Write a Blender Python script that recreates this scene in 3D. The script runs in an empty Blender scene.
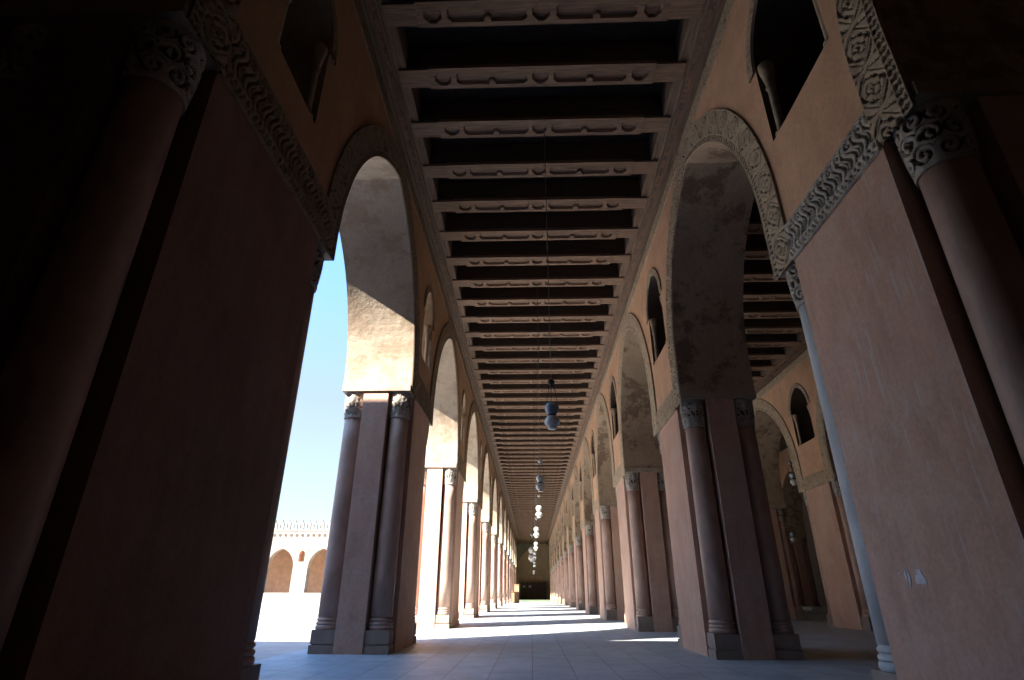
import bpy, math
import numpy as np
from mathutils import Matrix, Vector

scn = bpy.context.scene
COL = scn.collection
PI = math.pi
rng = np.random.default_rng(7)

# ------------------------------------------------------------------ materials
def new_mat(name):
    m = bpy.data.materials.new(name); m.use_nodes = True
    nt = m.node_tree; nt.nodes.clear()
    out = nt.nodes.new('ShaderNodeOutputMaterial'); b = nt.nodes.new('ShaderNodeBsdfPrincipled')
    nt.links.new(b.outputs[0], out.inputs[0])
    return m, nt, b

class N:
    def __init__(s, nt): s.nt = nt
    def n(s, t, **kw):
        x = s.nt.nodes.new(t)
        for k, v in kw.items(): setattr(x, k, v)
        return x
    def l(s, a, b): s.nt.links.new(a, b)
    def pos(s, scale=(1, 1, 1), loc=(0, 0, 0), rot=(0, 0, 0), obj=False):
        if obj:
            g = s.n('ShaderNodeTexCoord').outputs['Object']
        else:
            g = s.n('ShaderNodeNewGeometry').outputs['Position']
        mp = s.n('ShaderNodeMapping'); s.l(g, mp.inputs[0])
        mp.inputs['Scale'].default_value = scale; mp.inputs['Location'].default_value = loc; mp.inputs['Rotation'].default_value = rot
        return mp.outputs[0]
    def noise(s, vec, scale, detail=5, rough=.6, dist=0):
        x = s.n('ShaderNodeTexNoise'); s.l(vec, x.inputs['Vector'])
        x.inputs['Scale'].default_value = scale; x.inputs['Detail'].default_value = detail
        x.inputs['Roughness'].default_value = rough; x.inputs['Distortion'].default_value = dist
        return x.outputs['Fac']
    def ramp(s, fac, pts):
        r = s.n('ShaderNodeValToRGB'); s.l(fac, r.inputs[0])
        e = r.color_ramp.elements
        while len(e) < len(pts): e.new(.5)
        for i, (p, c) in enumerate(pts):
            e[i].position = p; e[i].color = (*c, 1) if len(c) == 3 else c
        return r.outputs[0]
    def mix(s, fac, a, b, mode='MIX'):
        x = s.n('ShaderNodeMix', data_type='RGBA', blend_type=mode)
        if isinstance(fac, (int, float)): x.inputs[0].default_value = fac
        else: s.l(fac, x.inputs[0])
        for k, v in ((6, a), (7, b)):
            if isinstance(v, tuple): x.inputs[k].default_value = (*v, 1)
            else: s.l(v, x.inputs[k])
        return x.outputs[2]
    def math(s, op, a, b=None, c=None):
        x = s.n('ShaderNodeMath', operation=op)
        for k, v in enumerate((a, b, c)):
            if v is None: continue
            if isinstance(v, (int, float)): x.inputs[k].default_value = v
            else: s.l(v, x.inputs[k])
        return x.outputs[0]
    def bump(s, b, h, strength, dist=.02):
        x = s.n('ShaderNodeBump'); x.inputs['Strength'].default_value = strength; x.inputs['Distance'].default_value = dist
        s.l(h, x.inputs['Height']); s.l(x.outputs[0], b.inputs['Normal'])

def dim(c, k): return tuple(v * k for v in c)

def plaster(name, c, patch=None, patch_amt=.5, streak=.35, rough=.85, bump=.35, grime=.5):
    m, nt, b = new_mat(name); h = N(nt)
    big = h.noise(h.pos(), .9, 6, .65)
    col = h.ramp(big, [(.3, dim(c, .78)), (.5, c), (.7, dim(c, 1.15))])
    st = h.noise(h.pos((2.2, 2.2, .5)), 2.6, 8, .72, .6)
    col = h.mix(streak, col, h.ramp(st, [(.3, dim(c, .68)), (.66, dim(c, 1.25))]))
    if patch:
        pm = h.noise(h.pos(loc=(5, 2, 1)), 1.7, 8, .72)
        col = h.mix(h.math('MULTIPLY', h.ramp(pm, [(.5, (0, 0, 0)), (.58, (1, 1, 1))]), patch_amt), col, patch)
    fine = h.noise(h.pos(), 26, 5, .7)
    col = h.mix(grime, col, h.ramp(fine, [(.3, (.72, .72, .72)), (.6, (1.05, 1.05, 1.05))]), 'MULTIPLY')
    h.l(col, b.inputs['Base Color']); b.inputs['Roughness'].default_value = rough
    b.inputs['Specular IOR Level'].default_value = .25
    hh = h.math('ADD', h.math('MULTIPLY', h.noise(h.pos(), 5, 6, .6), .8), h.math('MULTIPLY', fine, .25))
    h.bump(b, hh, bump, .03)
    return m

def stone(name, c, rough=.6, spec=.35, veins=None):
    m, nt, b = new_mat(name); h = N(nt)
    n1 = h.noise(h.pos((1, 1, .5)), 3.5, 7, .65)
    col = h.ramp(n1, [(.3, dim(c, .7)), (.55, c), (.75, dim(c, 1.2))])
    h.l(col, b.inputs['Base Color']); b.inputs['Roughness'].default_value = rough
    b.inputs['Specular IOR Level'].default_value = spec
    h.bump(b, h.noise(h.pos(), 22, 5, .7), .25, .01)
    return m

def stucco(name, c, dirt_or_shade):
    m, nt, b = new_mat(name); h = N(nt)
    n1 = h.noise(h.pos(), 7, 6, .7)
    col = h.ramp(n1, [(.32, dirt_or_shade), (.5, c), (.72, dim(c, 1.12))])
    h.l(col, b.inputs['Base Color']); b.inputs['Roughness'].default_value = .9
    b.inputs['Specular IOR Level'].default_value = .15
    h.bump(b, h.noise(h.pos(), 60, 4, .7), .3, .008)
    return m

def wood(name, c, axis=0, rough=.7):
    m, nt, b = new_mat(name); h = N(nt)
    sc = [9, 9, 9]; sc[axis] = .7
    g = h.noise(h.pos(tuple(sc)), 3, 7, .7, .4)
    col = h.ramp(g, [(.3, dim(c, .5)), (.52, c), (.72, dim(c, 1.45))])
    h.l(col, b.inputs['Base Color']); b.inputs['Roughness'].default_value = rough
    b.inputs['Specular IOR Level'].default_value = .3
    h.bump(b, g, .35, .012)
    return m

def plain(name, c, rough=.5, metal=0, spec=.5):
    m, nt, b = new_mat(name); h = N(nt)
    n1 = h.noise(h.pos(), 14, 4, .6)
    h.l(h.ramp(n1, [(.3, dim(c, .8)), (.7, dim(c, 1.15))]), b.inputs['Base Color'])
    b.inputs['Roughness'].default_value = rough; b.inputs['Metallic'].default_value = metal
    b.inputs['Specular IOR Level'].default_value = spec
    return m

M = {}
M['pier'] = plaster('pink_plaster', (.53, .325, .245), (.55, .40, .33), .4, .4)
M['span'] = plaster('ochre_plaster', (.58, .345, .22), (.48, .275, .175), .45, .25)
M['soffit'] = plaster('worn_white_plaster', (.42, .34, .26), (.28, .20, .135), .6, .3, grime=.6, bump=.6)
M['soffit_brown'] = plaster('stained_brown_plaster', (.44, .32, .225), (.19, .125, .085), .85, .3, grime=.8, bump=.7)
M['span_shaded'] = plaster('shaded_ochre_plaster', (.41, .235, .135), (.33, .19, .11), .45, .25)  # darker copy of the ochre plaster: shade of the left wall painted in
M['pier_shaded'] = plaster('shaded_pier_plaster', (.25, .135, .105), (.30, .19, .15), .3, .4)  # darker pier plaster: shade on the nearest left pier painted in
M['reveal'] = plaster('shaded_reveal_plaster', (.09, .065, .05), None, 0, .2)  # near-black jambs: shadow inside the windows put into the colour
M['facade'] = plaster('pale_facade_plaster', (.29, .255, .215), (.25, .21, .17), .4, .2)
M['dark'] = plaster('dim_brown_plaster', (.13, .095, .075), None, 0, .3)
M['column'] = stone('column_plaster', (.455, .295, .235), .55)
M['plinth'] = stone('plinth_stone', (.30, .23, .19), .8, .2)
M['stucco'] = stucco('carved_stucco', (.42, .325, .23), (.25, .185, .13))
M['stucco_grey'] = stucco('grey_carved_stucco', (.43, .38, .33), (.22, .18, .15))
M['end'] = plaster('brown_end_plaster', (.72, .52, .38), None, 0, .3)
M['recess_shade_soft'] = stucco('soft_shaded_carved_ground', (.27, .20, .14), (.17, .125, .09))  # groove shade painted in, softer tone for the coarse relief
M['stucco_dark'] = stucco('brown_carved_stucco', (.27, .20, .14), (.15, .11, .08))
M['pale_column'] = stone('pale_grey_column', (.46, .465, .46), .55)
M['recess_shade'] = stucco('shaded_carved_ground', (.10, .075, .055), (.06, .045, .035))  # low faces of the relief: shade in the grooves put into the colour
M['beam'] = wood('dark_beam_wood', (.085, .058, .045), 0)
M['panel'] = wood('carved_panel_wood', (.25, .16, .11), 0)
M['frame'] = wood('frame_wood', (.21, .14, .10), 1)
M['cornice'] = wood('cornice_wood', (.15, .10, .07), 1)
M['inscr'] = wood('red_inscription_wood', (.19, .10, .06), 1)
M['board'] = wood('ceiling_board_wood', (.055, .042, .036), 0)
M['iron'] = plain('black_iron', (.03, .03, .032), .5, .6)
M['cord'] = plain('grey_cord', (.22, .20, .18), .8)
M['metal_lamp'] = plain('white_enamel_glass', (.66, .66, .64), .25)
M['blue_lamp'] = plain('blue_grey_glass', (.30, .38, .44), .2)
M['carpet'] = plain('green_carpet', (.22, .30, .17), 1, 0, .1)
M['screen'] = wood('black_wood', (.075, .06, .055), 2)
M['oak'] = wood('light_brown_wood', (.33, .20, .12), 2)
M['paint'] = plain('white_paint', (.55, .54, .56), .7)

def floor_mat():
    m, nt, b = new_mat('floor_stone'); h = N(nt)
    br = h.n('ShaderNodeTexBrick'); h.l(h.pos(rot=(0, 0, PI / 2)), br.inputs['Vector'])
    br.inputs['Scale'].default_value = 1; br.inputs['Mortar Size'].default_value = .012
    br.inputs['Brick Width'].default_value = 1.15; br.inputs['Row Height'].default_value = .52
    br.inputs['Color1'].default_value = (.36, .395, .40, 1); br.inputs['Color2'].default_value = (.43, .47, .475, 1)
    br.inputs['Mortar'].default_value = (.27, .27, .265, 1); br.inputs['Mortar Smooth'].default_value = .4
    n1 = h.noise(h.pos(), 2.4, 7, .65)
    col = h.mix(.6, br.outputs['Color'], h.ramp(n1, [(.3, (.6, .6, .6)), (.65, (1.15, 1.15, 1.15))]), 'MULTIPLY')
    dustn = h.noise(h.pos(loc=(3, 9, 0)), .5, 5, .6)
    col = h.mix(h.math('MULTIPLY', h.ramp(dustn, [(.45, (0, 0, 0)), (.7, (1, 1, 1))]), .35), col, (.45, .45, .44))
    h.l(col, b.inputs['Base Color'])
    r = h.noise(h.pos(), 9, 4); rr = h.math('ADD', h.math('MULTIPLY', r, .3), .38)
    h.l(rr, b.inputs['Roughness']); b.inputs['Specular IOR Level'].default_value = .4
    hh = h.math('ADD', h.math('MULTIPLY', br.outputs['Fac'], -.5), h.math('MULTIPLY', h.noise(h.pos(), 12, 5), .5))
    h.bump(b, hh, .35, .02)
    return m
M['floor'] = floor_mat()
M['ground'] = plaster('pale_court_paving', (.42, .395, .35), None, 0, .1)

# the nearest right pier has scratches and a white paint smear of its own
def scarred():
    m = M['pier'].copy(); m.name = 'scratched_pink_plaster'
    nt = m.node_tree; h = N(nt)
    b = [x for x in nt.nodes if x.type == 'BSDF_PRINCIPLED'][0]
    src = b.inputs['Base Color'].links[0].from_socket
    s1 = h.noise(h.pos((9, 9, .8), rot=(.06, 0, 0)), 3.2, 3, .55)
    msk = h.ramp(s1, [(.58, (0, 0, 0)), (.66, (1, 1, 1))])
    s2 = h.noise(h.pos(loc=(1, 4, 2)), .9, 3, .5)
    msk2 = h.math('MULTIPLY', msk, h.ramp(s2, [(.42, (0, 0, 0)), (.6, (1, 1, 1))]))
    col = h.mix(h.math('MULTIPLY', msk2, .7), src, (.50, .45, .44))
    h.l(col, b.inputs['Base Color'])
    return m
M['scar'] = scarred()

# ------------------------------------------------------------------ mesh helpers
def link(name, me, mats, parent=None, smooth=False):
    o = bpy.data.objects.new(name, me); COL.objects.link(o)
    if parent is not None: o.parent = parent
    return o

def tag(o, label, cat, group=None, kind=None):
    o['label'] = label; o['category'] = cat
    if group: o['group'] = group
    if kind: o['kind'] = kind
    return o

class MB:
    def __init__(s): s.v, s.f, s.m, s.sm = [], [], [], []
    def face(s, pts, mat=0, sm=False):
        b = len(s.v); s.v += [tuple(p) for p in pts]; s.f.append(tuple(range(b, b + len(pts)))); s.m.append(mat); s.sm.append(sm)
    def box(s, a, b, mat=0):
        (x0, y0, z0), (x1, y1, z1) = a, b
        i = len(s.v)
        s.v += [(x, y, z) for z in (z0, z1) for y in (y0, y1) for x in (x0, x1)]
        for q in ((0, 2, 3, 1), (4, 5, 7, 6), (0, 1, 5, 4), (2, 6, 7, 3), (0, 4, 6, 2), (1, 3, 7, 5)):
            s.f.append(tuple(i + k for k in q)); s.m.append(mat); s.sm.append(False)
    def prism(s, poly, z0, z1, mat=0, mapf=None, caps=True):
        n = len(poly); i = len(s.v); mf = mapf or (lambda x, y, z: (x, y, z))
        s.v += [mf(x, y, z0) for x, y in poly] + [mf(x, y, z1) for x, y in poly]
        for k in range(n):
            j = (k + 1) % n
            s.f.append((i + k, i + j, i + n + j, i + n + k)); s.m.append(mat); s.sm.append(False)
        if caps:
            s.f.append(tuple(i + k for k in range(n - 1, -1, -1))); s.f.append(tuple(i + n + k for k in range(n)))
            s.m += [mat, mat]; s.sm += [False, False]
    def lathe(s, prof, c=(0, 0, 0), seg=32, mat=0, cap=True):
        i = len(s.v); n = len(prof)
        for r, z in prof:
            for k in range(seg):
                a = 2 * PI * k / seg
                s.v.append((c[0] + r * math.cos(a), c[1] + r * math.sin(a), c[2] + z))
        for p in range(n - 1):
            for k in range(seg):
                j = (k + 1) % seg
                s.f.append((i + p * seg + k, i + p * seg + j, i + (p + 1) * seg + j, i + (p + 1) * seg + k)); s.m.append(mat); s.sm.append(True)
        if cap:
            s.f.append(tuple(i + k for k in range(seg - 1, -1, -1))); s.f.append(tuple(i + (n - 1) * seg + k for k in range(seg)))
            s.m += [mat, mat]; s.sm += [False, False]
    def tube(s, pts, r, seg=6, mat=0):
        pts = [Vector(p) for p in pts]; i = len(s.v)
        for k, p in enumerate(pts):
            d = (pts[min(k + 1, len(pts) - 1)] - pts[max(k - 1, 0)]).normalized()
            u = d.cross(Vector((0, 0, 1)) if abs(d.z) < .9 else Vector((1, 0, 0))).normalized(); w = d.cross(u)
            for q in range(seg):
                a = 2 * PI * q / seg
                s.v.append(tuple(p + u * (r * math.cos(a)) + w * (r * math.sin(a))))
        for k in range(len(pts) - 1):
            for q in range(seg):
                j = (q + 1) % seg
                s.f.append((i + k * seg + q, i + k * seg + j, i + (k + 1) * seg + j, i + (k + 1) * seg + q)); s.m.append(mat); s.sm.append(True)
        s.f.append(tuple(i + q for q in range(seg - 1, -1, -1))); s.f.append(tuple(i + (len(pts) - 1) * seg + q for q in range(seg)))
        s.m += [mat, mat]; s.sm += [False, False]
    def grid(s, P, mat=0, wrap=False):
        nv, nu = P.shape[:2]; i = len(s.v)
        s.v += [tuple(p) for p in P.reshape(-1, 3).tolist()]
        for a in range(nv - 1):
            for k in range(nu if wrap else nu - 1):
                j = (k + 1) % nu
                s.f.append((i + a * nu + k, i + a * nu + j, i + (a + 1) * nu + j, i + (a + 1) * nu + k)); s.m.append(mat); s.sm.append(True)
    def relief(s, PH, cut=.42):
        P, H = PH; s.grid(P); nv, nu = H.shape
        q = (H[:-1, :-1] + H[1:, :-1] + H[:-1, 1:] + H[1:, 1:]) / 4
        s.m[-(nv - 1) * (nu - 1):] = [1 if v < cut else 0 for v in q.ravel()]
    def mesh(s, name, mats):
        me = bpy.data.meshes.new(name); me.from_pydata(s.v, [], s.f)
        for m in mats: me.materials.append(m)
        me.polygons.foreach_set('material_index', s.m); me.polygons.foreach_set('use_smooth', s.sm)
        me.update(); return me
    def obj(s, name, mats, parent=None):
        if not isinstance(mats, (list, tuple)): mats = [mats]
        return link(name, s.mesh(name, mats), mats, parent)

def empty(name, loc=(0, 0, 0)):
    o = bpy.data.objects.new(name, None); COL.objects.link(o); o.location = loc; o.empty_display_size = .2
    return o

def copy_tree(o, parent=None):
    c = o.copy(); COL.objects.link(c)
    if parent is not None: c.parent = parent
    for ch in KIDS.get(o.name, []):
        c2 = copy_tree(ch, c); KIDS.setdefault(c.name, []).append(c2)
    return c
KIDS = {}
def kid(parent, o):
    o.parent = parent; KIDS.setdefault(parent.name, []).append(o); return o

# ------------------------------------------------------------------ carved patterns (relief 0..1)
def sstep(a, b, x):
    t = np.clip((x - a) / (b - a), 0, 1); return t * t * (3 - 2 * t)

def pat_vine(s, t, w, period=.30):
    y = (t - .5) * w
    i = np.floor(s / period); x = s - (i + .5) * period
    d = np.where(i % 2 == 0, 1., -1.)
    y0 = d * .10 * w
    r = np.hypot(x, y - y0); th = np.arctan2((y - y0) * d, x)
    v = np.sin(2 * PI * r / (.26 * w) + th)
    leaf = np.sin(2 * PI * (x * d + .35 * y) / (.5 * period) + 2.0 * np.sin(7 * y / w)) * .9
    k = sstep(.30 * w, .42 * w, r)
    h = sstep(-.30, .25, v * (1 - k) + leaf * k)
    edge = np.maximum(sstep(.90, .93, t), 1 - sstep(.07, .10, t))
    gap = (sstep(.86, .88, t) * (1 - sstep(.90, .92, t)) + sstep(.08, .10, t) * (1 - sstep(.12, .14, t)))
    return np.maximum(h * (1 - gap), edge)

def pat_cap(s, t):
    # two tiers of outlined scrolls, staggered
    h = np.ones_like(s); p = .15
    for k, (t0, sc) in enumerate(((.22, .086), (.52, .088), (.82, .088))):
        u = s / p + .5 * k; i = np.floor(u); x = (u - i - .5) * p; y = (t - t0) * .48
        d = np.where(i % 2 == 0, 1., -1.)
        r = np.hypot(x, y); th = np.arctan2(y, x * d)
        v = np.sin(2 * PI * r / .052 + th)
        m = r < sc * .92
        h = np.where(m, np.minimum(h, sstep(-.55, -.05, v)), h)
    u = s / (p / 2) + .25; x = (u - np.floor(u) - .5) * p / 2; y = (t - .5) * .48
    h = np.where(np.hypot(x, y * .6) < .016, 0, h)
    return h

def pat_flame(s, t, w):
    # upright S-shaped leaves with a small scroll at each head over a narrow lower border of knots
    tl = .24
    y = np.clip((t - tl) / (1 - tl), 0, 1)
    p = .165; ph = s / p + .34 * np.sin(2 * PI * y * .95 + .4 * np.sin(s * 3.1)) + .06 * np.sin(s * 9.7)
    i = np.floor(ph); f = ph - i - .5
    v = np.abs(np.abs(f) - .27) - .085                      # outline of each leaf
    h = sstep(-.02, .035, v)
    yy = (y - .74) * w * (1 - tl); xx = f * p
    r = np.hypot(xx, yy); sp = np.sin(2 * PI * r / .05 + np.arctan2(yy, xx) * np.where(i % 2 == 0, 1, -1))
    h = np.where(r < .062, sstep(-.45, .1, sp), h)
    h = np.where((y > .06) & (y < .42) & (np.abs(f) < .055), 0, h)
    k = np.sin(2 * PI * s / .07) * np.sin(2 * PI * (t / tl) * 1.0 + .6 * np.sin(s * 40))
    h = np.where(t < tl, sstep(-.5, .05, k), h)
    h = np.where((np.abs(t - tl) < .022) | (t < .05) | (t > .965), 1, h)
    return np.where((t > .93) & (t < .955), 0, h)

def pat_arch(s, t, w, period=.46):
    tin = .24
    y = (t - tin) / (1 - tin) - .5
    y = y * w * (1 - tin)
    x = s - (np.floor(s / period) + .5) * period
    q = np.abs(x) / (.5 * period) + np.abs(y) / (.5 * w)
    th = np.arctan2(y, x); r = np.hypot(x, y)
    v = np.where(q < .92, np.sin(2 * PI * r / .075 + 3 * np.sin(2 * th)) * .9 + .35 * np.cos(6 * th), np.sin(2 * PI * (r - .05) / .085 - 2 * th))
    h = sstep(-.72, -.35, v)
    dots = np.hypot((x / .115 - np.round(x / .115)) * .115, (y / .10 - np.round(y / .10)) * .10)
    h = np.where((dots < .013) & (q < .85), 0, h)
    h = np.where(np.abs(q - .95) < .05, 1, h); h = np.where((np.abs(q - .875) < .02), 0, h)
    ch = sstep(-.2, .4, np.cos(2 * PI * s / .075) * .8 + np.cos(2 * PI * (t / tin) * 2 + PI * np.floor(s / .075)) * .5)
    h = np.where(t < tin, ch * .8, h)
    h = np.where(np.abs(t - tin) < .025, 1, h); h = np.where((t < .035) | (t > .965), 1, h)
    return h

def pat_frieze(s, t, w):
    x = s / .22; i = np.floor(x); f = x - i - .5
    v = np.cos(2 * PI * np.hypot(f * .22, (t - .35) * w) / .07 - 1.5 * np.where(i % 2 == 0, 1, -1) * np.arctan2((t - .35) * w, f * .22))
    h = sstep(-.3, .3, v); return np.where((t < .06) | (t > .94), 1, h)

def pat_letters(s, t, w):
    # angular carved lettering of the long wooden band: uprights of uneven spacing over a base stroke with knots
    k = s / .11; i = np.floor(k); f = k - i
    rnd = np.abs(np.sin(i * 12.9898) * 43758.5453) % 1
    top = .35 + .55 * (rnd > .45) * (.6 + .4 * ((rnd * 7) % 1))
    up = (np.abs(f - .5) < .2) & (t > .12) & (t < top)
    base = (t > .12) & (t < .26) & (rnd > .12)
    knot = (np.abs(np.hypot((f - .5) * .11, (t - .42) * w) - .03) < .013) & (rnd > .6)
    hook = (t > top - .1) & (t < top) & (f > .3) & (f < .3 + .6 * rnd)
    h = (up | base | knot | hook).astype(float)
    return np.where((t < .05) | (t > .95), 1, h)

def strip(path, s, pat, w, nt, depth, out):
    """heightfield: path(t)->(ns,3) points at across-fraction t, raised along out by pat*depth"""
    ts = np.linspace(0, 1, nt); rows = []
    for k, t in enumerate(ts):
        P = path(t); h = pat(s, np.full_like(s, t), w)
        off = (.004 + depth * (.35 + .65 * h))[:, None]
        rows.append(P + off * out)
    P = np.stack(rows)
    lo = P[0] * 1.0; hi = P[-1] * 1.0
    lo = path(0.) + .004 * out; hi = path(1.) + .004 * out
    P = np.concatenate([lo[None], P, hi[None]])
    H = np.stack([pat(s, np.full_like(s, t), w) for t in ts]); H = np.concatenate([np.ones((1, len(s))), H, np.ones((1, len(s)))])
    return P, H

# ------------------------------------------------------------------ measurements (metres)
XL, XR = -2.30, 2.76              # aisle faces of the two arcades
TL, TR = 1.33, 1.33               # arcade thickness
LBAY, LLEN, LY1 = 7.14, 2.40, 10.06
RBAY, RLEN, RY1 = 6.72, 2.44, 9.68
YEND = 99.0
ZTOP = 8.95                       # underside of the ceiling boards
ZB = 8.38                         # underside of the carved beams
X2 = XR + TR + 5.10               # second arcade to the right
X3 = X2 + 1.3 + 5.10
ZR = 4.12; ZL = 4.44; SLAB = .13

def left_piers():
    P = [(-4.55, -2.15), (2.42, 5.42)]
    k = 0
    while LY1 + k * LBAY + LLEN < YEND - 2.2: P.append((LY1 + k * LBAY, LY1 + k * LBAY + LLEN)); k += 1
    return P
def row(y1, bay, ln, k0, k1): return [(y1 + k * bay, y1 + k * bay + ln) for k in range(k0, k1)]
PL = left_piers()
PR = row(RY1, RBAY, RLEN, -2, 13)
P2 = row(10.55, RBAY, RLEN, -2, 6)
P3 = row(9.55, RBAY, RLEN, -2, 5)

# arch: springing line at zs, two centres
def arch_uz(a, zs, c, off=0., n=36):
    """right half: from (a+off, zs) up to the apex on u=0"""
    R = a + c + off
    th1 = math.acos(min(1, c / R))
    return [(-c + R * math.cos(th1 * k / n), zs + R * math.sin(th1 * k / n)) for k in range(n + 1)]

def win_half(hw, sill, spring, n=12):
    """right half of a spandrel window, from sill up to apex"""
    c = .18; pts = [(hw, sill), (hw, spring)]
    R = hw + c; th1 = math.acos(c / R)
    pts += [(-c + R * math.cos(th1 * k / n), spring + R * math.sin(th1 * k / n)) for k in range(1, n + 1)]
    return pts

def wall_tiles(mb, mapf, piers, y_start, y_end, zimp, zs, c, ztop, d0, d1, window=(.50, 5.52, 6.62)):
    """arcade wall above the piers. mapf(u, d, z): u along the wall, d depth. mat 0 front, 1 soffits, 2 back."""
    z0 = zimp + SLAB
    mids = [y_start] + [(piers[i][1] + piers[i + 1][0]) / 2 for i in range(len(piers) - 1)] + [y_end]
    for i, (p0, p1) in enumerate(piers):
        pc = (p0 + p1) / 2
        wh = win_half(*window) if window else None
        for sgn, edge, mid in ((-1, p0, mids[i]), (1, p1, mids[i + 1])):
            a = abs(mid - edge)
            first_or_last = (sgn < 0 and i == 0) or (sgn > 0 and i == len(piers) - 1)
            if a < 1.2:        # stub at an end: plain wall
                arc = [(mid, z0), (edge, z0)]
            else:
                aa = a if not first_or_last else (LBAY - LLEN) / 2
                A = [(mid - sgn * u, z) if not first_or_last else (edge + sgn * (aa - u), z) for u, z in arch_uz(aa, zs, c)]
                if first_or_last and abs(A[-1][0] - mid) > .01:
                    A.append((A[-1][0], A[-1][1])); 
                arc = [(edge, z0)] + A
                arc = arc[::-1]
            W = [(pc + sgn * u, z) for u, z in (wh or [])]
            poly = []
            poly += arc                                   # apex ... down to (edge,z0)
            poly += [(pc, z0)]
            if wh: poly += [(pc, W[0][1])] + W + ([] if abs(W[-1][0] - pc) < 1e-6 else [(pc, W[-1][1])])
            poly += [(pc, ztop), (arc[0][0], ztop)]
            for d, mat in ((d0, 0), (d1, 2)):
                mb.face([mapf(u, d, z) for u, z in poly], mat)
            for q in range(len(arc) - 1):
                (u0, za), (u1, zb) = arc[q], arc[q + 1]
                mb.face([mapf(u0, d0, za), mapf(u1, d0, zb), mapf(u1, d1, zb), mapf(u0, d1, za)], 1, len(arc) > 4 and q < len(arc) - 2)
            mb.face([mapf(edge, d0, z0), mapf(pc, d0, z0), mapf(pc, d1, z0), mapf(edge, d1, z0)], 1)
            if wh:
                WW = [(pc, W[0][1])] + W
                for q in range(len(WW) - 1):
                    (u0, za), (u1, zb) = WW[q], WW[q + 1]
                    mb.face([mapf(u0, d0, za), mapf(u1, d0, zb), mapf(u1, d1, zb), mapf(u0, d1, za)], 3)
            mb.face([mapf(pc, d0, ztop), mapf(arc[0][0], d0, ztop), mapf(arc[0][0], d1, ztop), mapf(pc, d1, ztop)], 2)
    return mids

def arch_band_mesh(name, mapf3, a, zs, c, zbot, w, res, depth, out, mat, dirt_or_shade):
    """whole arch, centred on u=0; mapf3 maps arrays (u,z)->(n,3)"""
    def half(t):
        off = w * t
        R = a + c + off
        th1 = math.acos(min(1, (c) / R))
        L = (a + c) * math.acos(c / (a + c))
        n1 = max(3, int(L / res)); n0 = max(2, int((zs - zbot) / res))
        th = np.linspace(0, 1, n1 + 1) * th1
        u = np.concatenate([np.full(n0, a + off), -c + R * np.cos(th)])
        z = np.concatenate([np.linspace(zbot, zs, n0, endpoint=False), zs + R * np.sin(th)])
        return u, z
    u, z = half(.5)
    ds = np.hypot(np.diff(u), np.diff(z)); s1 = np.concatenate([[0], np.cumsum(ds)]); S = s1[-1]
    s = np.concatenate([s1, 2 * S - s1[::-1][1:]])
    def path(t):
        u, z = half(t)
        U = np.concatenate([-u, u[::-1][1:]]); Z = np.concatenate([z, z[::-1][1:]])
        return mapf3(U, Z)
    nt = max(6, int(w / res))
    P = strip(path, s, pat_arch, w, nt, depth, out)
    mb = MB(); mb.relief(P); return mb.mesh(name, [mat, dirt_or_shade])

# ------------------------------------------------------------------ pier kit
def pier_body(x0, x1, length, zt, mat, name='pier_body', nx=.425, ny=.425):
    """cross-shaped plan, root at the middle of the pier footprint"""
    hx, hy = (x1 - x0) / 2, length / 2
    nyy = ny
    poly = [(-hx + nx, -hy), (hx - nx, -hy), (hx - nx, -hy + nyy), (hx, -hy + nyy), (hx, hy - nyy), (hx - nx, hy - nyy),
            (hx - nx, hy), (-hx + nx, hy), (-hx + nx, hy - nyy), (-hx, hy - nyy), (-hx, -hy + nyy), (-hx + nx, -hy + nyy)]
    mb = MB(); mb.prism(poly, 0, zt)
    me = mb.mesh(name, [mat])
    return me

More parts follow.
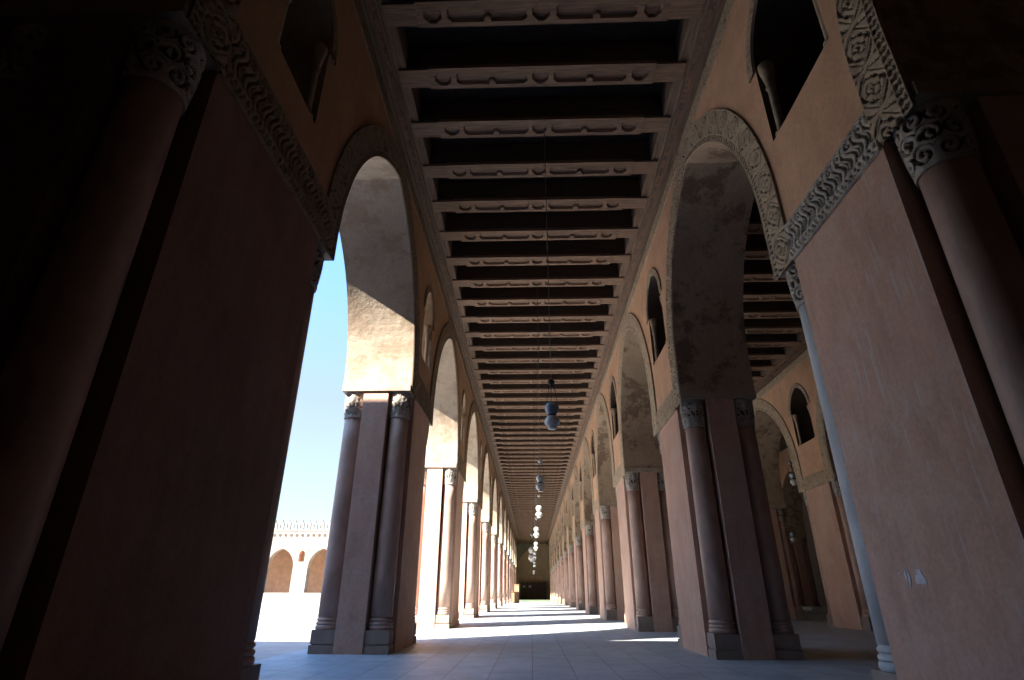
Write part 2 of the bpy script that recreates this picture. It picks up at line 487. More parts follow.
PLH = .345      # plinth height
CR = .186      # shaft radius
CC = .225      # column axis from both outer faces
def column_meshes(zt, fine):
    seg = 48 if fine else 28
    mb = MB(); zc = zt - .50
    prof = [(CR, PLH + .19), (CR, PLH + .9)] + [(CR * (1.0 - .06 * k / 6), PLH + .9 + (zc - PLH - .9) * k / 6) for k in range(1, 7)]
    mb.lathe(prof, seg=seg); shaft = mb.mesh('shaft', [M['column']])
    mb = MB()   # moulded base: tori
    prof = [(.205, PLH + .002)]
    for zc0, r0, hh in ((.035, .200, .035), (.095, .194, .025), (.15, .188, .022)):
        for k in range(7):
            a = -PI / 2 + PI * k / 6
            prof.append((r0 - .012 + .022 * math.cos(a), PLH + zc0 + hh * math.sin(a)))
    prof.append((CR, PLH + .19))
    mb.lathe(prof, seg=seg); base = mb.mesh('column_base', [M['column']])
    mb = MB()   # square plinth in two steps filling the pier corner
    q = .213
    mb.box((-q + .012, -q + .012, PLH * .42), (q - .014, q - .014, PLH))
    mb.box((-q, -q, 0), (q - .016, q - .016, PLH * .36))
    mb.box((-q + .03, -q + .03, PLH * .36), (q - .02, q - .02, PLH * .42))
    pl = mb.mesh('column_plinth', [M['plinth']])
    # capital: bell with carved scrolls
    nth, nz = (210, 70) if fine else (56, 18)
    th = np.linspace(0, 2 * PI, nth, endpoint=False)
    t = np.linspace(0, 1, nz)
    rows = []; HH = []
    for tt in t:
        r = .180 + .030 * tt ** 1.4 + .012 * math.sin(PI * min(1, tt * 1.05))
        s = th / (2 * PI) * 1.2
        h = pat_cap(s, np.full_like(s, tt))
        if tt < .08: h = np.full_like(s, 1.1)
        elif tt > .93: h = np.full_like(s, .9)
        HH.append(h); rr = r + .026 * h - .016
        rows.append(np.stack([rr * np.cos(th), rr * np.sin(th), np.full_like(th, zc + tt * .494)], 1))
    P = np.stack(rows)
    mb = MB(); mb.grid(P, wrap=True); H = np.stack(HH)
    q = (H[:-1] + H[1:]) / 2; q = (q + np.roll(q, -1, 1)) / 2
    mb.m = [1 if v < .42 else 0 for v in q.ravel()]
    mb.face([tuple(p) for p in P[-1]]); mb.face([tuple(p) for p in P[0][::-1]])
    cap = mb.mesh('capital', [M['stucco_grey'], M['recess_shade']])
    return shaft, base, pl, cap

COLK = {}
def build_pier(name, cx, cy, thick, length, zt, bodymat=None, fine=False, columns=True):
    r = empty(name, (cx, cy, 0))
    kid(r, link('pier_body', pier_body(-thick / 2, thick / 2, length, zt, bodymat or M['pier']), None))
    if columns:
        key = (round(zt, 3), fine)
        if key not in COLK: COLK[key] = column_meshes(zt, fine)
        sh, ba, pl, ca = COLK[key]
        for sx in (-1, 1):
            for sy in (-1, 1):
                c = link('column', sh, None); kid(r, c)
                c.location = (sx * (thick / 2 - CC), sy * (length / 2 - CC), 0)
                c.rotation_euler = (0, 0, {(-1, -1): 0, (1, -1): PI / 2, (1, 1): PI, (-1, 1): -PI / 2}[(sx, sy)])
                kid(c, link('column_base', ba, None)); kid(c, link('column_plinth', pl, None)); kid(c, link('capital', ca, None))
    mb = MB(); e = .035
    mb.box((-thick / 2 + .004, -length / 2 - e, zt + .004), (thick / 2 - .004, length / 2 + e, zt + SLAB - .004))
    kid(r, mb.obj('impost_slab', M['soffit']))
    return r

ORD = ['first', 'second', 'third', 'fourth', 'fifth', 'sixth', 'seventh', 'eighth', 'ninth', 'tenth', 'eleventh', 'twelfth', 'thirteenth',
       'fourteenth', 'fifteenth', 'sixteenth', 'seventeenth', 'eighteenth', 'nineteenth', 'twentieth']

# ------------------------------------------------------------------ setting: floors
mb = MB(); mb.box((XL - TL - .35, -14, -.3), (24, YEND + 8, 0)); tag(mb.obj('floor', M['floor']), 'grey stone slab floor of the long arcade', 'floor', kind='structure')
mb = MB(); mb.box((-40, -14, -.3), (XL - TL - .37, 5.49, 0)); tag(mb.obj('floor_front', M['floor']), 'stone floor of the shaded wing left of the nearest pier', 'floor', kind='structure')
mb = MB(); mb.box((-110, 5.5, -.5), (XL - TL - .36, YEND + 8, -.06)); tag(mb.obj('ground', M['ground']), 'sunlit pale paving of the open courtyard', 'courtyard', kind='structure')

# ------------------------------------------------------------------ arcade walls
ZSL, ZSR, CCL, CCR = 4.66, 4.85, .75, .80
WIN = (.64, 5.52, 6.62)
def vwall(X, D, name, piers, y0, y1, zimp, zs, c, label, back, ztop=9.6):
    """wall running along Y; aisle face at X, thickness D (signed)"""
    mb = MB()
    mids = wall_tiles(mb, lambda u, d, z: (X + d * D, u, z), piers, y0, y1, zimp, zs, c, ztop, 0, 1, WIN if X > 0 else (.50, 5.52, 6.62))
    o = mb.obj(name, [M['span_shaded'], M['soffit'], back, M['soffit']] if X < 0 else [M['span'], M['soffit_brown'], back, M['reveal']]); tag(o, label, 'wall', kind='structure')
    return o, mids

WL, midL = vwall(XL, -TL, 'wall_left', PL, -7, YEND, ZL, ZSL, CCL, 'left arcade wall of pointed arches open to the courtyard', M['facade'], 10.4)
WR, midR = vwall(XR, TR, 'wall_right', PR, -7, YEND, ZR, ZSR, CCR, 'right arcade wall of pointed arches with small windows', M['span'])
W2, mid2 = vwall(X2, 1.3, 'wall_middle', P2, -6, 56, ZR, ZSR, CCR, 'second arcade wall seen through the first right arch', M['span'])
W3, mid3 = vwall(X3, 1.3, 'wall_inner', P3, -6, 48, ZR, ZSR, CCR, 'third arcade wall deep in shade on the right', M['span'])

def dress(wall, X, sgn, piers, mids, zb0, zb1, zs, c, nfine, aa, ylim, y_end, win=(.50, 5.52, 6.62)):
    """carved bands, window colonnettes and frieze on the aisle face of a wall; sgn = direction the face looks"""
    out = np.array([sgn, 0., 0.])
    ST = M['stucco_dark'] if X < 0 else M['stucco']
    m3 = lambda U, Z: np.stack([np.full_like(U, X), U, Z], 1)
    # straight bands on piers
    cache = {}
    for i, (p0, p1) in enumerate(piers):
        if p0 < ylim[0] or p0 > ylim[1]: continue
        fine = i in nfine
        ln = p1 - p0 - .88
        key = ('b', round(ln, 2), fine)
        if key not in cache:
            res = .008 if fine else .026
            s = np.arange(0, ln + res, res); s = s * ln / s[-1]
            P = strip(lambda t: m3(s - ln / 2, np.full_like(s, zb0 + (zb1 - zb0) * t)) - np.array([X, 0, 0]), s, lambda a, b, w: pat_flame(a, b, w), zb1 - zb0, max(8, int((zb1 - zb0) / res)), .03, out)
            mb = MB(); mb.relief(P); cache[key] = mb.mesh('carved_band', [ST if X < 0 or not fine else M['stucco_grey'], M['recess_shade'] if fine else M['recess_shade_soft']])
        o = link('carved_band', cache[key], None, wall); o.location = (X, (p0 + p1) / 2, 0)
        # window colonnettes + arch trim
        if ('c',) not in cache:
            mb = MB()
            prof = [(.075, 0), (.075, .05), (.05, .07), (.046, .12), (.042, .70), (.06, .73), (.045, .76), (.07, .93), (.085, 1.0), (.09, 1.09)]
            mb.lathe(prof, seg=14); cache[('c',)] = mb.mesh('window_colonnette', [M['stucco']])
            # carved pointed trim round the window head
            wh = win_half(*win); A = wh[1:]
            res = .03; pts = []
            for (u0, z0), (u1, z1) in zip(A[:-1], A[1:]): pts += [(u0 + (u1 - u0) * k / 4, z0 + (z1 - z0) * k / 4) for k in range(4)]
            pts.append(A[-1]); pts = np.array(pts)
            nrm = np.stack([pts[:, 0] + .18, pts[:, 1] - win[2]], 1); nrm /= np.linalg.norm(nrm, axis=1)[:, None]
            nrm[0] = (1, 0)
            ds = np.concatenate([[0], np.cumsum(np.hypot(*np.diff(pts, axis=0).T))])
            s = np.concatenate([ds, 2 * ds[-1] - ds[::-1][1:]])
            def wp(t):
                q = pts + nrm * (.015 + .14 * t); q[:, 0] = np.maximum(q[:, 0], 0)
                U = np.concatenate([-q[:, 0], q[::-1, 0][1:]]); Z = np.concatenate([q[:, 1], q[::-1, 1][1:]])
                return np.stack([np.zeros_like(U), U, Z], 1)
            P = strip(wp, s, pat_frieze, .14, 8, .025, out); mb = MB(); mb.relief(P); cache[('w',)] = mb.mesh('window_trim', [ST, M['recess_shade_soft']])
            # shallow frame strips beside the colonnettes
        for q in (-1, 1):
            o = link('window_colonnette', cache[('c',)], None, wall); o.location = (X - sgn * .08, (p0 + p1) / 2 + q * (win[0] - .085), win[1] + .005)
        o = link('window_trim', cache[('w',)], None, wall); o.location = (X, (p0 + p1) / 2, 0)
    # arch bands
    for i in range(len(piers) - 1):
        mid = mids[i + 1]; a = (piers[i + 1][0] - piers[i][1]) / 2
        if mid < ylim[0] or mid > ylim[1]: continue
        fine = i in nfine or (i + 1) in nfine
        key = ('a', round(a, 2), fine)
        if key not in cache:
            cache[key] = arch_band_mesh('arch_band', lambda U, Z: np.stack([np.zeros_like(U), U, Z], 1), a, zs, c, zb0, 0.44, .009 if fine else .028, .03, out, ST, M['recess_shade'] if fine else M['recess_shade_soft'])
        o = link('arch_band', cache[key], None, wall); o.location = (X, mid, 0)
    # long stucco frieze under the cornice
    y0 = max(-6, ylim[0] - 3); y1 = min(y_end, ylim[1] + 4)
    s = np.arange(0, y1 - y0, .035)
    P = strip(lambda t: np.stack([np.full_like(s, X), y0 + s, np.full_like(s, 8.02 + .26 * t)], 1), s, pat_frieze, .26, 8, .022, out)
    mb = MB(); mb.relief(P); mb.obj('stucco_frieze', [ST, M['recess_shade_soft']], wall)
    # timber cornice: profile swept along the wall (d outwards from the wall, z)
    prof = [(.004, 8.285), (.075, 8.285), (.085, 8.32), (.115, 8.33), (.115, 8.345)]
    prof2 = [(.205, 8.385), (.222, 8.385), (.222, 8.45), (.262, 8.47), (.262, 8.454), (.300, 8.454), (.305, 8.462), (.335, 8.462), (.34, 8.454), (.396, 8.454), (.396, ZTOP)]
    for nm, pf, mt in (('cornice_moulding', prof, 'cornice'), ('cornice_frame', prof2, 'frame')):
        mb = MB()
        for (d0, z0), (d1, z1) in zip(pf[:-1], pf[1:]):
            mb.face([(X + sgn * d0, y0, z0), (X + sgn * d0, y1, z0), (X + sgn * d1, y1, z1), (X + sgn * d1, y0, z1)])
        mb.obj(nm, M[mt], wall)
    s = np.arange(0, y1 - y0, .022 if X > 0 and y_end > 90 else .03)
    nv = np.array([sgn * .31, 0, -.95])
    P = strip(lambda t: np.stack([X + sgn * (.115 + .09 * t) + 0 * s, y0 + s, 8.345 + .04 * t + 0 * s], 1), s, pat_letters, .1, 10, .016, nv)
    mb = MB(); mb.relief(P); mb.obj('inscription_band', [M['inscr'], M['beam']], wall)

dress(WL, XL, 1, PL, midL, 4.42, 4.98, ZSL, CCL, (1,), 0, (-6, 99), YEND)
dress(WR, XR, -1, PR, midR, 4.05, 4.47, ZSR, CCR, (1,), 0, (-6, 99), YEND, WIN)
dress(W2, X2, -1, P2, mid2, 4.05, 4.47, ZSR, CCR, (), 0, (6, 46), 52, WIN)

# ------------------------------------------------------------------ piers
GL = 'piers of the left arcade'; GR = 'piers of the right arcade'
def pier_row(piers, xc, thick, zt, first_labels, fmt, group, skip, matfor=None, finefor=(), ylim=(-1e9, 1e9)):
    proto = {}
    n = 0
    for i, (p0, p1) in enumerate(piers):
        if p0 < ylim[0] or p0 > ylim[1]: continue
        ln = round(p1 - p0, 3); mt = (matfor or {}).get(i); fine = i in finefor
        key = (ln, mt, fine)
        if key not in proto:
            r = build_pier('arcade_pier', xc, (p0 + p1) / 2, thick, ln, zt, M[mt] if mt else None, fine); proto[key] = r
        else:
            r = copy_tree(proto[key]); r.location = (xc, (p0 + p1) / 2, 0)
        if i in skip:
            lab = skip[i]
        elif n < len(first_labels): lab = first_labels[n]; n += 1
        else: lab = fmt.format(ORD[n]); n += 1
        tag(r, lab, 'pier', group, 'thing')

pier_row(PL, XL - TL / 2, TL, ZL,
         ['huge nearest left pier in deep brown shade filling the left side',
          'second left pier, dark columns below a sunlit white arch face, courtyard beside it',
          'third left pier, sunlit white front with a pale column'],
         '{} pier from the camera in the sunlit left arcade', GL, {0: 'left arcade pier behind the camera, out of view'}, {1: 'pier_shaded'}, (1,), (0, 200))
pier_row(PR, XR + TR / 2, TR, ZR,
         ['huge nearest right pier with scratched pink plaster and white paint smear',
          'second right pier, brown front with two dark columns before the next aisle',
          'third right pier, pink plaster with sunlit foot'],
         '{} pier from the camera in the right arcade', GR, {0: 'right arcade pier behind the camera, out of view'}, {1: 'scar'}, (1,), (0, 200))
pier_row(P2, X2 + .65, 1.3, ZR, [], '{} pier along the second arcade behind the right arcade', 'piers of the second arcade', {3: 'orange pink pier of the second arcade framed by the nearest right arch'}, None, (), (8, 40))
pier_row(P3, X3 + .65, 1.3, ZR, [], '{} dim pier of the third arcade, glimpsed through the second arcade arch', 'piers of the third arcade', {}, None, (), (10, 40))

# piers behind the camera only complete the room: part of the walls
mb = MB(); mb.box((XL - TL, PL[0][0], 0), (XL, PL[0][1], ZL + SLAB))
mb.box((XL - TL + .01, PL[-1][1] + .06, 0), (XL - .01, YEND - .002, 9.58)); mb.obj('fill_mass', M['pier'], WL)  # second box fills the last bay, added to keep sun off the end wall
mb = MB(); mb.box((XR, PR[0][0], 0), (XR + TR, PR[0][1], ZR + SLAB)); mb.obj('fill_mass', M['pier'], WR)
mb = MB()
for i in range(len(P2)):
    if not 8 <= P2[i][0] <= 40: mb.box((X2, P2[i][0], 0), (X2 + 1.3, P2[i][1], ZR + SLAB))
mb.obj('fill_mass', M['pier'], W2)
mb = MB()
for i in range(len(P3)):
    if not 10 <= P3[i][0] <= 40: mb.box((X3, P3[i][0], 0), (X3 + 1.3, P3[i][1], ZR + SLAB))
mb.obj('fill_mass', M['pier'], W3)

# white paint smear on the nearest right pier
R0 = [o for o in scn.objects if o.get('label', '').startswith('huge nearest right pier')][0]
for cy_, cz, a, b, k in ((4.375, 1.01, .055, .05, 3), (4.50, 1.015, .014, .05, 5), (4.53, 1.03, .012, .04, 8), (4.60, 1.045, .012, .008, 2)):
    mb = MB(); X = XR - .004; n = 16; pts = []
    for q in range(n):
        th = 2 * PI * q / n; r = 1 + .28 * math.sin(3 * th + k) + .15 * math.sin(7 * th + 2 * k)
        pts.append((cy_ + a * r * math.cos(th), cz + b * r * math.sin(th)))
    mb.face([(X, y, z) for y, z in pts])
    for q in range(n):
        (y0, z0), (y1, z1) = pts[q], pts[(q + 1) % n]
        mb.face([(X, y0, z0), (X, y1, z1), (XR - .0005, y1, z1), (XR - .0005, y0, z0)])
    sm = mb.obj('paint_smear', M['paint'], R0); sm.location = -R0.location; sm['label'] = 'white paint smear'
for c_ in KIDS[R0.name]:
    if c_.name.startswith('column') and c_.location.x < 0 and c_.location.y > 0:
        for o_ in [c_] + [k_ for k_ in KIDS[c_.name] if 'base' in k_.name]:
            o_.material_slots[0].link = 'OBJECT'; o_.material_slots[0].material = M['pale_column']
        c_['label'] = 'pale grey corner column'

# ------------------------------------------------------------------ ceilings
def boards(x0, x1, y0, y1, name, label):
    mb = MB(); mb.box((x0, y0, ZTOP), (x1, y1, ZTOP + .1))
    k = x0 + .55
    while k < x1 - .3:                      # battens between the coffers
        mb.box((k - .035, y0, ZTOP - .03), (k + .035, y1, ZTOP)); k += .78
    o = mb.obj(name, M['board']); tag(o, label, 'ceiling', kind='structure'); return o
boards(XL + .40, XR - .40, -8, YEND, 'ceiling', 'dark timber ceiling boards above the carved beams')
boards(X2 - 4.70, X2 - .40, -8, 56, 'ceiling_inner', 'dark timber ceiling of the second aisle')
mb = MB(); mb.box((XL - TL + .02, -14, 9.62), (24, YEND + 8, 10.0)); mb.box((XR + TR, 56, 9.0), (24, YEND + 8, 9.3)); mb.box((X2 + 1.3, -14, 9.0), (24, 56, 9.3))
mb.box((XL, -14, ZTOP + .12), (X2, YEND, ZTOP + .3))
tag(mb.obj('roof', M['dark']), 'flat roof over the arcades', 'roof', kind='structure')

def panel_mesh(Lx, wy):
    res = .013
    xs = np.linspace(0, Lx, int(Lx / res)); ys = np.linspace(0, wy, int(wy / res))
    Xg, Yg = np.meshgrid(xs, ys)
    cy = wy * .5; inside = np.full(Xg.shape, -1e3)
    def octo(cx, r):
        ax, ay = np.abs(Xg - cx), np.abs(Yg - cy)
        return r - np.maximum(np.maximum(ax, ay), (ax + ay) / 1.38)
    for cx in (.063 * Lx, .497 * Lx, .937 * Lx): inside = np.maximum(inside, octo(cx, .125))
    for a, b in ((.123 * Lx, .440 * Lx), (.558 * Lx, .878 * Lx)):
        mx, hx = (a + b) / 2, (b - a) / 2
        ax, ay = np.abs(Xg - mx), np.abs(Yg - cy)
        d = np.minimum(np.minimum(hx - ax, .115 - ay), (hx + .06 - ax - ay) / 1.2)
        d = np.minimum(d, np.hypot(Xg - mx, Yg - cy - .095) - .055)     # notch with a round stop
        d = np.maximum(d, .0 - 1e3)
        inside = np.maximum(inside, d)
    rec = sstep(-.004, .012, inside) * .05
    ridge = sstep(.03, .045, np.abs(inside)) * 0
    Z = rec + ridge
    P = np.stack([Xg - Lx / 2, Yg, Z], -1)
    mb = MB(); mb.grid(P)
    for g in mb.sm: pass
    mb.sm = [False] * len(mb.sm)
    # rim down from the beam
    for (a, b) in (((-Lx / 2, 0), (Lx / 2, 0)), ((Lx / 2, 0), (Lx / 2, wy)), ((Lx / 2, wy), (-Lx / 2, wy)), ((-Lx / 2, wy), (-Lx / 2, 0))):
        mb.face([(a[0], a[1], 0), (b[0], b[1], 0), (b[0], b[1], .07), (a[0], a[1], .07)])
    return mb.mesh('carved_panel', [M['panel']])

BSP, BY0, BW = 1.078, 6.088, .385
BLEN = XR - XL - .80
PANEL = panel_mesh(BLEN - .68, BW)
def beam_proto():
    r = empty('ceiling_beam')
    mb = MB(); mb.box((-BLEN / 2 + .004, .03, ZB + .072), (BLEN / 2 - .004, BW - .03, ZTOP - .034)); kid(r, mb.obj('beam_timber', M['beam']))
    p = link('carved_panel', PANEL, None); p.location = (0, 0, ZB); kid(r, p)
    for sx in (-1, 1):
        mb = MB(); x0, x1 = sorted((sx * (BLEN / 2 + .13), sx * (BLEN / 2 - .335)))
        mb.box((x0, .05, ZB + .035), (x1, BW, ZB + .070)); kid(r, mb.obj('end_block', M['panel']))
    return r
bp = beam_proto(); first = True
BEAMS = {}
i = -1
while BY0 + i * BSP + BW < YEND - .3:
    r = bp if first else copy_tree(bp); first = False
    r.location = ((XL + XR) / 2, BY0 + i * BSP, 0); BEAMS[i] = r
    n = i + 1
    if n < 20: lab = f'dark carved timber ceiling beam, {ORD[n]} from the top of the photo'
    else: lab = 'thin distant carved ceiling beam beyond the twentieth, one of a dense row'
    tag(r, lab, 'ceiling beam', 'carved beams of the main aisle ceiling', 'thing'); i += 1
n = 0
for k in range(3, 21):
    r = copy_tree(bp); r.location = (X2 - 2.55, 4.9 + k * BSP, 0)
    tag(r, f'second aisle ceiling beam, {ORD[k - 5]} down within the nearest right arch' if 5 <= k <= 14 else 'second aisle ceiling beam hidden behind the right arcade', 'ceiling beam', 'carved beams of the second aisle ceiling', 'thing')

# ------------------------------------------------------------------ closing walls
def solid(name, a, b, mat, label):
    mb = MB(); mb.box(a, b); return tag(mb.obj(name, mat), label, 'wall', kind='structure')
solid('wall_end', (XL - TL, YEND, 0), (24, YEND + .8, 9.6), M['end'], 'brown end wall closing the far end of the aisle')
solid('wall_back', (-40, -6.4, 0), (24, -5.6, 10), M['dark'], 'dark wall behind the camera')
solid('wall_outer', (22.5, -8.2, 0), (23.2, YEND, 9.6), M['dark'], 'dark outer wall beyond the third arcade')

# near courtyard front, in shade, at right angles to the left arcade
YF = 5.35
mb = MB()
NP = [(-x - LLEN, -x) for x in (8.4, 15.5, 22.6, 29.7)][::-1]
NP = NP + [(-4.6, -3.66)]
wall_tiles(mb, lambda u, d, z: (u, YF - d * 1.3, z), NP, -36, -3.66, ZL, ZSL, CCL, 10.4, 0, 1, (.5, 5.52, 6.62))
for p0, p1 in NP: mb.box((p0, YF - 1.3, 0), (p1, YF, ZL + SLAB))
mb.box((-36.8, -9, 0), (-36, YF, 10.4)); mb.box((-36, -9, 9.2), (XL - TL - .02, YF - 1.3, 10.4)); mb.box((-36, YF - 1.6, 0), (XL - TL - .02, YF - 1.32, 9.2))  # last box seals the arches, added to block light into the near bays
o = mb.obj('wall_front', [M['facade'], M['soffit'], M['facade'], M['facade']]); tag(o, 'shaded courtyard front beside the nearest left pier', 'wall', kind='structure')

# far courtyard front
YC = 97.0
mb = MB()
CP = [(-38.0 - LLEN / 2 + k * 6.9, -38.0 + LLEN / 2 + k * 6.9) for k in range(-4, 6)]
wall_tiles(mb, lambda u, d, z: (u, YC + d * 1.3, z), CP, CP[0][0] - 2.25, XL - TL, ZL, ZSL, .75, 10.3, 0, 1)
for p0, p1 in CP: mb.box((p0, YC, 0), (p1, YC + 1.3, ZL + SLAB))
FC = mb.obj('wall_courtyard', [M['facade'], M['soffit'], M['span'], M['span']]); tag(FC, 'far sunlit courtyard front with pointed arches and crenellations', 'wall', kind='structure')
mb = MB(); mb.box((CP[0][0] - 3, YC - 1.2, -.06), (XL - TL - .4, YC - .6, .85)); mb.obj('low_parapet', M['facade'], FC)
mb = MB()      # openwork crenellations: stepped figures with a round hole between shoulders
x = CP[0][0] - 2
while x < XL - TL - .8:
    mb.box((x - .42, YC + .1, 10.5), (x + .42, YC + .45, 10.78))
    mb.box((x - .42, YC + .1, 10.78), (x - .17, YC + .45, 11.4)); mb.box((x + .17, YC + .1, 10.78), (x + .42, YC + .45, 11.4))
    mb.box((x - .42, YC + .1, 11.4), (x + .42, YC + .45, 11.65)); mb.box((x - .14, YC + .1, 11.65), (x + .14, YC + .45, 12.1))
    x += 1.15
mb.obj('crenellation', M['facade'], FC)
mb = MB(); mb.box((CP[0][0] - 3, YC - .08, 10.3), (XL - TL, YC + .6, 10.5)); mb.box((CP[0][0] - 3, YC - .05, 8.9), (XL - TL, YC - .002, 9.02)); mb.obj('string_course', M['facade'], FC)
mb = MB(); x = CP[0][0] - 2
while x < XL - TL - 1:
    mb.prism([(x + .27 * math.cos(a * PI / 5), 9.65 + .27 * math.sin(a * PI / 5)) for a in range(10)], YC - .04, YC - .003, 0, lambda a, b, c: (a, c, b)); x += .95
mb.obj('rosette_frieze', M['recess_shade'], FC)  # dark discs: the shade of deep holes put into their colour
mb = MB()
for p0, p1 in CP:
    for q in (-.95, .95):
        cx = (p0 + p1) / 2 + q
        mb.prism([(cx + .24 * math.cos(a * PI / 6), 7.35 + .24 * math.sin(a * PI / 6)) for a in range(12)], YC - .05, YC - .003, 0, lambda a, b, c: (a, c, b))
mb.obj('wall_roundel', M['recess_shade_soft'], FC)
solid('wall_court_inner', (CP[0][0] - 4, YC + 6.4, 0), (XL - TL, YC + 7, 9.2), M['span'], 'inner wall behind the far courtyard arches')
mb = MB(); mb.box((CP[0][0] - 4, YC + 1.3, 9.2), (XL - TL, YC + 7, 9.6)); tag(mb.obj('roof_courtyard', M['dark']), 'roof behind the far courtyard front', 'roof', kind='structure')

# ------------------------------------------------------------------ lanterns
def lantern(name, top, zc, mats, big=1.0):
    """mosque lamp hanging from the beam: cord, iron spider, three chains, flared neck, waist, round body, foot"""
    x, y, zt = top
    r = empty(name, (x, y, zc))
    s = big
    mb = MB(); mb.tube([(0, 0, .52 * s), (0, 0, zt - zc - .01)], .007); kid(r, mb.obj('cord', M['cord']))
    mb = MB(); mb.lathe([(.012, .52 * s), (.03 * s, .515 * s), (.05 * s, .49 * s), (.055 * s, .465 * s), (.02 * s, .44 * s), (.015 * s, .40 * s)], seg=16); kid(r, mb.obj('lamp_cap', M['iron'] if mats[0] is M['blue_lamp'] and zc < 3.2 else mats[0]))
    mb = MB()
    for k in range(3):
        a = 2 * PI * k / 3 + .4
        mb.tube([(.03 * s * math.cos(a), .03 * s * math.sin(a), .45 * s), (.085 * s * math.cos(a), .085 * s * math.sin(a), .21 * s), (.10 * s * math.cos(a), .10 * s * math.sin(a), .145 * s)], .005 * s)
    kid(r, mb.obj('suspension_chain', M['iron']))
    mb = MB(); mb.lathe([(.0, .175 * s), (.03 * s, .178 * s), (.07 * s, .165 * s), (.092 * s, .13 * s), (.098 * s, .105 * s), (.094 * s, .07 * s), (.075 * s, .03 * s), (.06 * s, .005 * s)], seg=28, cap=False); kid(r, mb.obj('upper_bowl', mats[0]))
    mb = MB(); mb.lathe([(.062 * s, .004 * s), (.066 * s, -.004 * s), (.066 * s, -.014 * s), (.062 * s, -.02 * s)], seg=24); kid(r, mb.obj('waist_ring', M['iron']))
    mb = MB(); mb.lathe([(.06 * s, -.02 * s), (.085 * s, -.04 * s), (.103 * s, -.075 * s), (.108 * s, -.10 * s), (.10 * s, -.125 * s), (.075 * s, -.155 * s), (.052 * s, -.172 * s), (.05 * s, -.178 * s)], seg=28, cap=False); kid(r, mb.obj('lower_bowl', mats[1]))
    mb = MB(); mb.lathe([(.05 * s, -.178 * s), (.062 * s, -.19 * s), (.06 * s, -.197 * s), (.0, -.199 * s)], seg=24, cap=False); kid(r, mb.obj('lamp_foot', M['metal_lamp']))
    return r
LZ = 3.13
lab = ['nearest blue-grey mosque lamp with waisted body on a long cord', 'second hanging mosque lamp, white, below and beyond the nearest one',
       'third white mosque lamp down the row', 'fourth white mosque lamp down the row', 'fifth small mosque lamp down the row',
       'sixth tiny mosque lamp near the end wall', 'seventh tiny mosque lamp near the end wall', 'eighth tiny mosque lamp, lowest in the row']
for k, (bi, zc) in enumerate(((1, 3.13), (6, 3.18), (11, 3.25), (17, 3.25), (24, 3.25), (32, 3.3), (42, 3.2), (54, 3.0))):
    lx = .30 - .05 * (k > 0) - .03 * (k % 2)
    r = lantern('hanging_lantern', (lx, BY0 + bi * BSP + BW / 2, ZB), zc, (M['blue_lamp'], M['metal_lamp']) if k == 0 else (M['metal_lamp'], M['metal_lamp']), 1.0 if k < 3 else 1.15)
    tag(r, lab[k], 'lamp', 'lamps hanging along the main aisle', 'thing')
r = lantern('hanging_lantern', (.1, BY0 + 66 * BSP + BW / 2, ZB), 5.6, (M['metal_lamp'], M['metal_lamp']), 5.0)
tag(r, 'large pale lamp hanging high before the end wall', 'lamp', 'lamps hanging along the main aisle', 'thing')
for (lx, ly, lz, lb) in ((X2 + .65, 21.4, 4.85, 'grey lamp hanging within the second arcade arch on the right'), (X2 + 3.3, 28.4, 3.4, 'small dim lamp hanging low in the dark arch on the right')):
    r = lantern('hanging_lantern', (lx, ly, 7.66 if lz > 4 else 8.99), lz, (M['blue_lamp'], M['metal_lamp']), 1.25); tag(r, lb, 'lamp', None, 'thing')

# ------------------------------------------------------------------ end of the aisle
mb = MB(); mb.box((XL + .5, 76, .003), (XR - .5, 96.5, .02)); tag(mb.obj('carpet', M['carpet']), 'green carpet on the floor before the end wall', 'carpet', None, 'thing')
def screen():
    r = empty('wooden_screen', (.25, 97.6, 0))
    mb = MB(); mb.box((-2.0, -.05, .25), (2.0, .05, 2.3)); kid(r, mb.obj('screen_panel', M['screen']))
    mb = MB(); mb.box((-2.05, -.08, 2.3), (2.05, .08, 2.45)); mb.box((-2.05, -.08, 0.0), (2.05, .08, .25)); kid(r, mb.obj('screen_rail', M['screen']))
    for x in (-1.5, -.55):
        mb = MB(); mb.box((x - .2, -.07, 1.75), (x + .2, -.052, 2.05)); kid(r, mb.obj('pale_notice', M['metal_lamp']))
    for x in (-2.0, -1.0, 0, 1.0, 2.0):
        mb = MB(); mb.box((x - .06, -.1, .0), (x + .06, -.055, 2.6)); kid(r, mb.obj('screen_post', M['screen']))
    return r
tag(screen(), 'dark wooden screen standing against the end wall', 'screen', None, 'thing')
def cabinet(x, y, w, d, hh, label):
    r = empty('wooden_chest', (x, y, 0))
    mb = MB(); mb.box((-w / 2, -d / 2, .08), (w / 2, d / 2, hh - .05)); kid(r, mb.obj('chest_body', M['oak']))
    mb = MB(); mb.box((-w / 2 - .04, -d / 2 - .04, hh - .05), (w / 2 + .04, d / 2 + .04, hh)); kid(r, mb.obj('lid', M['oak']))
    mb = MB(); mb.box((-w / 2 - .02, -d / 2 - .02, 0), (w / 2 + .02, d / 2 + .02, .08)); kid(r, mb.obj('foot', M['oak']))
    return tag(r, label, 'chest', None, 'thing')
cabinet(-1.75, 64, .8, .6, 1.05, 'light brown wooden chest at the foot of the far left piers')
cabinet(-1.85, 74, .55, .5, 1.9, 'tall brown wooden lectern behind the chest, far left')

# low step and dark door deep on the right
mb = MB(); mb.box((X3 - 1.3, 31.9, 0.003), (X3 - .1, 36.2, .30)); mb.box((X3 - 1.7, 31.9, 0.003), (X3 - 1.3, 36.2, .15)); tag(mb.obj('stone_step', M['floor']), 'low grey stone step in the dark bay on the right', 'step', None, 'thing')

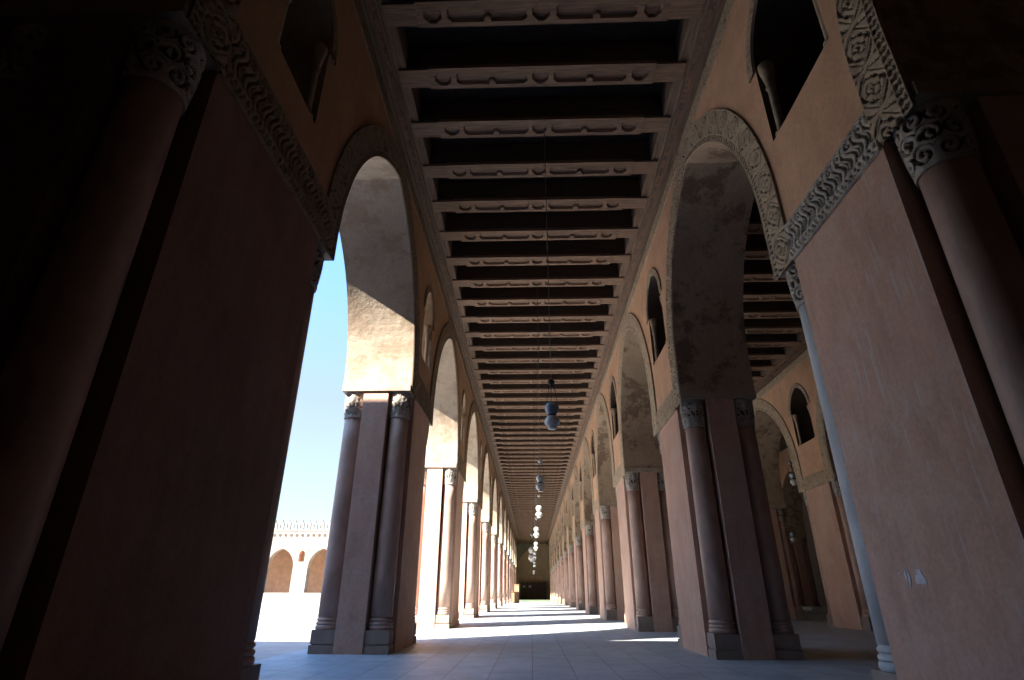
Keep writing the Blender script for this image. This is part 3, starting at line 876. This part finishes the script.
# ------------------------------------------------------------------ light
sd = Vector((1, .8, -1.04)).normalized()
L = bpy.data.lights.new('sun', 'SUN'); L.energy = 8.0; L.angle = math.radians(.53); L.color = (1, .92, .80)
so = bpy.data.objects.new('sun', L); COL.objects.link(so); so.rotation_euler = sd.to_track_quat('-Z', 'Y').to_euler(); so.location = (-30, -20, 40)
w = bpy.data.worlds.new('sky'); scn.world = w; w.use_nodes = True
nt = w.node_tree; nt.nodes.clear(); h = N(nt)
sky = h.n('ShaderNodeTexSky', sky_type='NISHITA'); sky.sun_disc = False
sky.sun_elevation = math.radians(39); sky.sun_rotation = math.atan2(-sd.x, -sd.y); sky.dust_density = 1.5; sky.air_density = 1.1; sky.ozone_density = 1.2
bg = h.n('ShaderNodeBackground'); bg.inputs[1].default_value = .165
tc = h.n('ShaderNodeTexCoord'); sx = h.n('ShaderNodeSeparateXYZ'); h.l(tc.outputs['Generated'], sx.inputs[0])
hz = h.ramp(sx.outputs['Z'], [(.30, (1, 1, 1)), (.68, (0, 0, 0))])      # pale haze low in the sky, deep blue above
blue = h.mix(1.0, sky.outputs[0], (.50, .93, 1.5), 'MULTIPLY')
pale = h.mix(.7, sky.outputs[0], (.80, .92, 1.02))
h.l(h.mix(hz, blue, pale), bg.inputs[0]); ow = h.n('ShaderNodeOutputWorld'); h.l(bg.outputs[0], ow.inputs[0])

# ------------------------------------------------------------------ camera
cd = bpy.data.cameras.new('camera'); co = bpy.data.objects.new('camera', cd); COL.objects.link(co); scn.camera = co
cd.sensor_fit = 'HORIZONTAL'; cd.sensor_width = 36; cd.lens = 36 * 553.867 / 1024; cd.clip_end = 500; cd.clip_start = .05
pi_, ya, ro = (math.radians(v) for v in (24.5774, -1.9758, .2299))
F = Vector((math.sin(ya) * math.cos(pi_), math.cos(ya) * math.cos(pi_), math.sin(pi_)))
R = Vector((math.cos(ya), -math.sin(ya), 0)); U = R.cross(F)
R2 = R * math.cos(ro) + U * math.sin(ro); U2 = -R * math.sin(ro) + U * math.cos(ro)
mw = Matrix((R2, U2, -F)).transposed().to_4x4(); mw.translation = Vector((0, 0, .9)); co.matrix_world = mw

# ------------------------------------------------------------------ view
vs = scn.view_settings; scn.display_settings.display_device = 'sRGB'
vs.view_transform = 'Standard'; vs.look = 'None'; vs.gamma = 1; vs.use_curve_mapping = False; vs.exposure = 1.85
cy = scn.cycles
cy.use_denoising = True; cy.denoiser = 'OPENIMAGEDENOISE'
cy.max_bounces = 14; cy.diffuse_bounces = 10; cy.glossy_bounces = 4; cy.sample_clamp_indirect = 8
cy.use_adaptive_sampling = False
